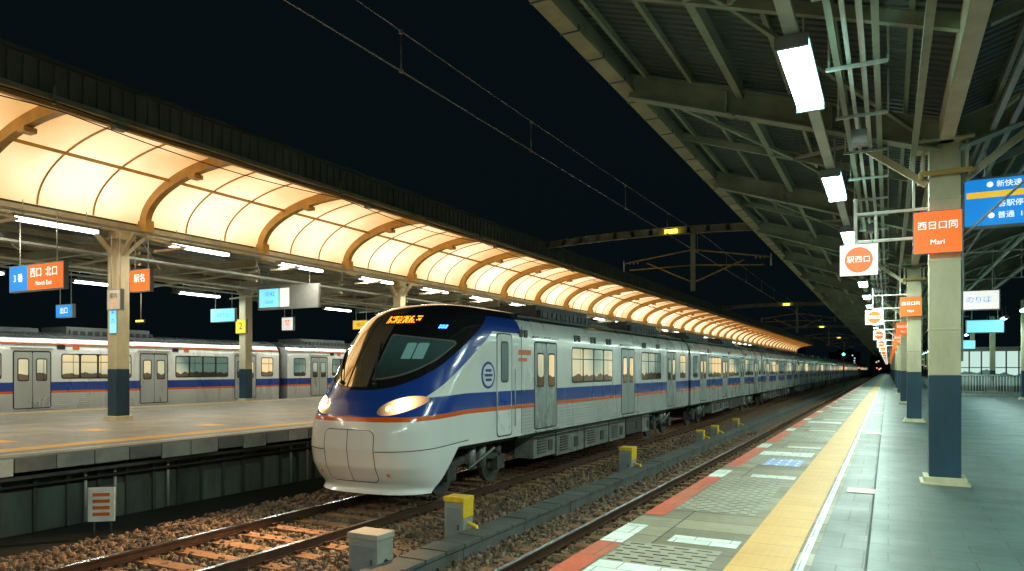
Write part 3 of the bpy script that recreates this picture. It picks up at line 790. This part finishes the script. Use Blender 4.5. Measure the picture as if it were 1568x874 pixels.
def bogie(b,c):
    for yy in(c-1.05,c+1.05):
        for s in(-1,1):
            b.disc((s*.80-.06,yy,.43),.43,.12,'x',under,24); b.disc((s*.88-.02,yy,.43),.17,.06,'x',skirtm,16)
            b.cbox(s*1.02,yy,.46,.2,.34,.3,under); b.tube([(s*1.02,yy,.6),(s*1.02,yy,.9)],.09,under,10)
        b.tube([(-.8,yy,.43),(.8,yy,.43)],.08,under,8)
    for s in(-1,1):
        b.beam((s*1.0,c-1.35,.55),(s*1.0,c-.45,.68),.14,.14,under);b.beam((s*1.0,c-.45,.68),(s*1.0,c+.45,.68),.16,.2,under);b.beam((s*1.0,c+.45,.68),(s*1.0,c+1.35,.55),.14,.14,under)
        b.tube([(s*1.08,c-.22,.45),(s*1.08,c-.22,.95)],.1,skirtm,10); b.tube([(s*1.08,c+.22,.45),(s*1.08,c+.22,.95)],.1,skirtm,10)
        b.tube([(s*1.2,c-.5,.5),(s*1.25,c+.5,.85)],.03,skirtm,6)
    b.box(-1.0,1.0,c-.3,c+.3,.5,.98,under)
def equip(b,y0,y1,seed):
    r=random.Random(seed); y=y0
    while y<y1-.6:
        l=r.uniform(.7,2.2); l=min(l,y1-y)
        zb=r.uniform(.32,.5); mt=skirtm if r.random()<.6 else under
        for s in(-1,1):
            xi,xo=(.75,1.28) if s>0 else (-1.28,-.75)
            b.box(xi,xo,y,y+l-.12,zb,.98,mt)
            xs=1.28 if s>0 else -1.31
            if mt is skirtm and l>1:
                for k in range(6): b.box(xs,xs+.03,y+.2,y+.7,zb+.1+k*.07,zb+.13+k*.07,under)
            b.box(xs,xs+.02,y+l*.6,y+l*.6+.25,zb+.12,zb+.4,under)
        y+=l
    b.box(-.7,.7,y0,y1,.45,.98,under)
    for s in (-1,1): b.tube([(s*1.33,y0,.9),(s*1.33,y1,.9)],.02,under,6)
def roofgear(b,y0,y1):
    for (a,c) in ((y0+1.6,y0+5.2),(y0+9,y0+12.6)):
        if c<y1-.5:
            b.box(-.85,.85,a,c,3.98,4.28,roofm); b.box(-.95,.95,a+.1,c-.1,3.9,4.16,roofm)
            for k in range(int((c-a)/.3)): b.box(.95,.97,a+.2+k*.3,a+.38+k*.3,3.95,4.12,black); 
    b.box(-.4,.4,y0+6.2,y0+8.2,4.0,4.18,roofm)
    for s in(-1,1): b.box(s*1.12-.03,s*1.12+.03,y0,y1,3.84,3.9,roofm)

def car_mid():
    b=MB(); Lc=19.6
    body_loft(b,0,Lc); 
    for sg in(-1,1):
        side_details(b,sg,(2.4,7.4,12.4,17.4),((.45,1.35,1),(3.45,6.35,4),(8.45,11.35,4),(13.45,16.35,4),(18.4,19.2,1)),0,Lc)
        for y in(3.3,8.3,13.3): b.plate(sg,1.45,y,y+.3,3.36,3.52,black,.004,.02); b.plate(sg,1.45,y+.6,y+.85,3.36,3.5,orange_p,.004,.02)
        b.box(min(sg*1.40,sg*1.447),max(sg*1.40,sg*1.447),0,Lc,3.54,3.58,orange_p)
    bogie(b,2.9); bogie(b,16.7); equip(b,5,14.7,3); roofgear(b,0,Lc)
    b.box(-1.15,1.15,Lc,Lc+.4,1.0,3.7,black); b.box(-1.25,1.25,Lc+.12,Lc+.2,1.0,3.75,black)
    return b.mesh('passenger_car')
midme=car_mid()

T=empty('passenger_train',(-9.03,10.75,RZ))
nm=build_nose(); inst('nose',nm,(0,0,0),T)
cabglass=E('cabglass',(.4,.7,.6),.12,(.01,.012,.012))
b=MB(); body_loft(b,4.2,20.0)
for sg in(-1,1):
    side_details(b,sg,(5.55,11.95,17.3),((7.2,10.45,4),(13.4,15.85,3),(18.6,19.5,1)),4.2,20)
    b.plate(sg,1.45,3.0,3.72,1.1,3.4,black,.003,.1); b.plate(sg,1.453,3.03,3.69,1.13,3.37,whitep,.004,.09)
    b.plate(sg,1.457,3.05,3.67,1.79,2.11,blue_p,.001,.005); b.plate(sg,1.457,3.05,3.67,1.69,1.785,orange_p,.001,.005)
    b.plate(sg,1.457,3.18,3.54,2.3,3.22,black,.003,.08); b.plate(sg,1.46,3.21,3.51,2.34,3.18,cabglass,.003,.06)
    b.tube([(sg*1.5,2.93,1.3),(sg*1.5,2.93,2.6)],.014,galv,6); b.tube([(sg*1.5,3.79,1.3),(sg*1.5,3.79,2.6)],.014,galv,6)
    b.disc((sg*1.45 if sg>0 else -1.458,2.62,2.47),.29,.008,'x',blue_p,36)
    b.disc((sg*1.456 if sg>0 else -1.464,2.62,2.47),.235,.008,'x',whitep,36)
    for k,(dz,w) in enumerate(((.1,.13),(0,.17),(-.1,.13))): b.plate(sg,1.464,2.62-w,2.62+w,2.44+dz,2.50+dz,blue_p,.004,.03)
    for y in(4.1,7.4,8.6,9.9,13.5,15.2): 
        b.plate(sg,1.45,y,y+.16,3.34,3.52,black,.004,.02); b.plate(sg,1.45,y+.24,y+.42,3.34,3.52,black,.004,.02)
    b.plate(sg,1.45,4.05,4.7,2.93,3.05,orange_p,.004,.02); b.plate(sg,1.45,4.05,4.5,2.78,2.86,orange_p,.004,.02)
    b.box(min(sg*1.445,sg*1.452),max(sg*1.445,sg*1.452),4.19,4.21,1.1,3.6,black)
bogie(b,2.75); bogie(b,17.2); equip(b,5.2,15.0,9); roofgear(b,4.6,20)
b.box(-1.15,1.15,20.,20.4,1.0,3.7,black); b.box(-1.25,1.25,20.12,20.2,1.0,3.75,black)
b.box(-1.25,1.25,.8,4.2,.95,1.04,under); b.box(-1.1,1.1,.65,1.0,.3,1.,under); b.box(-1.2,1.2,4.1,4.2,1.05,3.3,under)
b.obj('lead_car',parent=T)
for i in range(15): inst('passenger_car',midme,(0,20.4+20.*i,0),T)
b=MB()
def onsurf(x,z,o=.03):
    nr=surfn(x,z); nr=-nr if nr.y>0 else nr
    return surf(x,z)+nr*o
def patch(b,xc,zc,r,mt,o,nn=24):
    vs=[];fs=[]
    for j in (1,.66,.33):
        for k in range(nn): 
            x=xc+r*j*math.cos(2*math.pi*k/nn); z=zc+r*j*math.sin(2*math.pi*k/nn); vs.append(onsurf(x,z,o+.02*(1-j*j)))
    vs.append(onsurf(xc,zc,o+.02))
    for q in(0,1):
        for k in range(nn): fs.append((q*nn+k,q*nn+(k+1)%nn,(q+1)*nn+(k+1)%nn,(q+1)*nn+k))
    for k in range(nn): fs.append((2*nn+k,2*nn+(k+1)%nn,3*nn))
    b.add(vs,fs,mt,True)
amber=E('headlamp_inner',(1,.5,.18),5)
for s in(-1,1):
    patch(b,s*.98,1.925,.12,head,.006)
    patch(b,s*.76,1.86,.05,amber,.006)
    patch(b,s*.80,.62,.035,amber if s>9 else orange_p,.004)
for (x0,z0,x1,z1) in ((.30,2.30,.10,2.95),(-.55,2.33,-.95,2.95)):
    b.tube([onsurf(x0+(x1-x0)*k/6,z0+(z1-z0)*k/6,.035) for k in range(7)],.014,black,6)
    b.tube([onsurf(x0,z0,.0),onsurf(x0,z0,.05)],.04,black,8)
    xc,zc=x0+(x1-x0)*.45,z0+(z1-z0)*.45
    b.tube([onsurf(xc+(x1-x0)*k*.13,zc+(z1-z0)*k*.13,.022) for k in range(7)],.02,black,5)
# windscreen pillar and top trim
b.tube([onsurf(-.38,2.25+.1*k,.004) for k in range(15)],.012,black,5)
b2=MB()
def quadp(b,x0,x1,z0,z1,mt,o,nx=6):
    vs=[];fs=[]
    for k in range(nx+1):
        x=x0+(x1-x0)*k/nx
        for z in(z0,(z0+z1)/2,z1): vs.append(onsurf(x,z,o))
    for k in range(nx):
        for j in(0,1): a=3*k+j; fs.append((a,a+3,a+4,a+1))
    b.add(vs,fs,mt,True)
quadp(b2,-.18,.66,3.5,3.73,black,.008,12)
rd=random.Random(4)
for ch in range(6):
    for i in range(5):
        for j in range(6):
            if rd.random()<.58:
                x=-.13+ch*.128+i*.021; z=3.53+j*.026
                p=[onsurf(x+dx,z+dz,.014) for dx,dz in ((0,0),(.016,0),(.016,.020),(0,.020))]
                b2.add(p,[(0,1,2,3)],led)
for x in (1.0,1.04,1.08): 
    for z in (3.42,3.46): p=[onsurf(x+dx,z+dz,.01) for dx,dz in ((0,0),(.03,0),(.03,.03),(0,.03))]; b2.add(p,[(0,1,2,3)],blueled)
b.obj('lamps_and_wipers',parent=T); b2.obj('destination_display',parent=T)
for s in(-1,1):
    l=bpy.data.lights.new('headlight_beam','SPOT'); l.energy=1200; l.spot_size=math.radians(90); l.spot_blend=.9; l.color=(1,.58,.26); l.shadow_soft_size=.08
    o=bpy.data.objects.new('headlight_beam',l); COL.objects.link(o); o.parent=T; p=onsurf(s*.98,1.925,.12); o.location=p; o.rotation_euler=(math.radians(66),0,math.pi)

T2=empty('passenger_train',(-29.65,0,RZ))
for y in(-32.4,-12.2,8.0,28.2,48.4,68.6): inst('passenger_car',midme,(0,y,0),T2)

# ------------------------------------------------------------ overhead line
wire=M('copper_wire',(.36,.35,.3),.5,metal=.3,bump=0)
b=MB()
ZC,ZM=6.75,7.7
b.tube([(-7.6,y,ZC) for y in (-30,35,80,125,170,300)],.014,wire,5)
pts=[]
for k in range(0,140):
    y=-30+k*2.4; ph_=((y-35)%45)/45; pts.append((-7.6,y,ZM-.25*math.sin(ph_*math.pi)))
b.tube(pts,.011,wire,5)
for y in (5.2,10.3,15.5,22.5,27.5,32.5,39,45,51,57,64,71): 
    ph_=((y-35)%45)/45; b.tube([(-7.6,y,ZC),(-7.6,y,ZM-.25*math.sin(ph_*math.pi))],.008,wire,4); b.cbox(-7.6,y,ZC,.05,.07,.06,wire); b.cbox(-7.6,y,ZM-.25*math.sin(ph_*math.pi)-.02,.05,.07,.06,wire)
b.obj('overhead_wire')
def gantry():
    b=MB()
    P0=[]
    for k in range(25):
        x=-21.8+22.6*k/24; z=7.75+.55*math.sin(k/24*math.pi); P0.append((x,0,z))
    for i,(a,c) in enumerate(zip(P0[:-1],P0[1:])):
        b.ibeam(a,c,.2,.36,.03,steel_g)
        b.beam((a[0],0,a[2]-.15),(a[0],0,a[2]+.15),.18,.03,steel_g)
    b.beam((-8.4,0,8.2),(-8.4,0,5.3),.2,.2,steel_g)
    for s,xe,z in((-1,-11.9,6.75),(1,-4.8,6.6)):
        b.tube([(-8.4,0,7.3),(xe,0,z+.1)],.035,mustard,6); b.tube([(-8.4,0,5.7),(xe-s*1.2,0,z+.05)],.035,mustard,6); b.tube([(-8.4,.0,6.55),(xe-s*.3,0,z-.25)],.03,mustard,6)
        b.tube([(xe,0,z+.25),(xe,0,z-.3)],.04,galv,6)
        for q in(.3,.5,.7): b.disc((xe-s*q,-.0,z+.12),.08,.04,'x',concrete,12)
    for x in(-21.8,.9): b.beam((x,0,0 if x<0 else 4.7),(x,0,8.0),.28,.28,steel_g)
    for q in range(3): b.box(-9.75+.22*q,-9.57+.22*q,-.24,-.12,8.16,8.34,ylamp)
    return b.mesh('catenary_gantry')
gm=gantry()
for y in(35,80,125,170): inst('catenary_gantry',gm,(0,y,0))

# ------------------------------------------------------------ trackside things
skirt2=M('grey_cabinet',(.30,.31,.27),.5,var=.3)
def eqbox(name,x,y,w,d,h,ytop):
    e=empty(name,(x,y,-1.45)); b=MB()
    b.box(-w/2,w/2,-d/2,d/2,0,h,skirt2); 
    b.box(-w/2-.015,w/2+.015,-d/2-.015,d/2+.015,h,h+.08,concrete if not ytop else yellowp)
    b.box(-w/2+.05,w/2-.05,-d/2-.012,-d/2,.1,h-.08,grey_s)
    b.cbox(w/2-.09,-d/2-.02,h*.5,.03,.02,.09,steel_d)
    if ytop:
        b.box(w/2,w/2+.012,-d/2-.014,d/2,h-.25,h,yellowp)
        b.tube([(w/2,0,.45),(w/2+.18,-.05,.42),(w/2+.3,-.12,.2)],.035,yellowp,8); b.tube([(w/2,.1,.3),(w/2+.3,.05,.26),(w/2+.42,0,.1)],.035,yellowp,8)
    else: b.tube([(w/2,0,.3),(w/2+.15,0,.25),(w/2+.2,0,.02)],.03,black,8)
    b.obj('cabinet',parent=e,bevel=.01)
eqbox('trackside_equipment_box',-6.22,10.0,.36,.3,.8,True)
eqbox('trackside_equipment_box',-6.42,8.0,.5,.36,.60,False)
eqbox('trackside_equipment_box',-6.15,18.4,.34,.4,.8,True)
for y in(27,29.5,34): eqbox('trackside_equipment_box',-6.2,y,.25,.25,.6,True)
e=empty('warning_sign',(-12.35,7.9,-.90)); b=MB()
b.box(-.22,.22,0,.03,-.3,.3,M('sign_white',(.85,.85,.8),.5))
for k in range(4): b.box(-.14,.14,-.006,0,-.2+k*.115,-.14+k*.115,orange_p)
for s in(-1,1): b.tube([(s*.14,.05,-.58),(s*.14,.05,.25)],.022,steel_d,8)
b.obj('plate',parent=e)
e.rotation_euler=(0,0,math.radians(38))
b=MB(); b.tube([(0,0,-.3),(0,0,5.2)],.08,steel_d,8); b.box(-.25,.25,-.1,.15,4.2,5.5,black); b.disc((0,-.13,4.9),.18,.03,'y',greensig,16); b.obj('railway_signal',(-5.9,118,-1.2))
b=MB(); b.tube([(0,0,-.3),(0,0,3)],.08,steel_d,8); b.box(-.25,.25,-.1,.15,2.4,3.4,black); b.disc((0,-.13,3),.14,.03,'y',redsig,16); rs=b.mesh('railway_signal')
for p in((-6.2,190,-1.2),(-2.9,230,-1.2),(-16,260,-1.2)): inst('railway_signal',rs,p)
wl=[E('window_warm',(1,.7,.3),1.2),E('window_cool',(.6,.9,1),1.0)]
dk=M('night_building',(.03,.032,.035),.8)
rb=random.Random(11)
for i in range(16):
    x=-150+i*18+rb.uniform(-5,5); w=rb.uniform(8,16); h=rb.uniform(5,13); y=rb.uniform(380,460)
    b=MB(); b.box(-w/2,w/2,0,12,-1.5,h,dk); b.box(-w/4,w/4,3,8,h,h+1.5,dk)
    for _ in range(7): xx=rb.uniform(-w/2+1,w/2-1); z=rb.uniform(1,h-1.5); b.box(xx,xx+.7,-.05,.02,z,z+.6,rb.choice(wl))
    b.obj('city_building',(x,y,0))

# ------------------------------------------------------------ world, camera
w=bpy.data.worlds.new('World'); sc.world=w; w.use_nodes=True; n=w.node_tree
bg=n.nodes['Background']; sky=n.nodes.new('ShaderNodeTexSky'); sky.sky_type='NISHITA'; sky.sun_disc=False
sky.sun_elevation=math.radians(-4); sky.sun_rotation=math.radians(200)
ad=n.nodes.new('ShaderNodeMix'); ad.data_type='RGBA'; ad.blend_type='ADD'; ad.inputs[0].default_value=1
n.links.new(sky.outputs[0],ad.inputs[6]); ad.inputs[7].default_value=(.07,.19,.24,1)
n.links.new(ad.outputs[2],bg.inputs[0]); bg.inputs[1].default_value=.022
cam=bpy.data.cameras.new('camera'); co=bpy.data.objects.new('camera',cam); COL.objects.link(co)
co.location=(0,0,1.5); co.rotation_euler=(math.pi/2,0,math.radians(27.64))
cam.sensor_width=36; cam.lens=25.26; cam.shift_y=.0816; cam.clip_end=3000; cam.clip_start=.05
sc.camera=co
sc.view_settings.view_transform='Standard'; sc.view_settings.look='None'; sc.view_settings.exposure=0
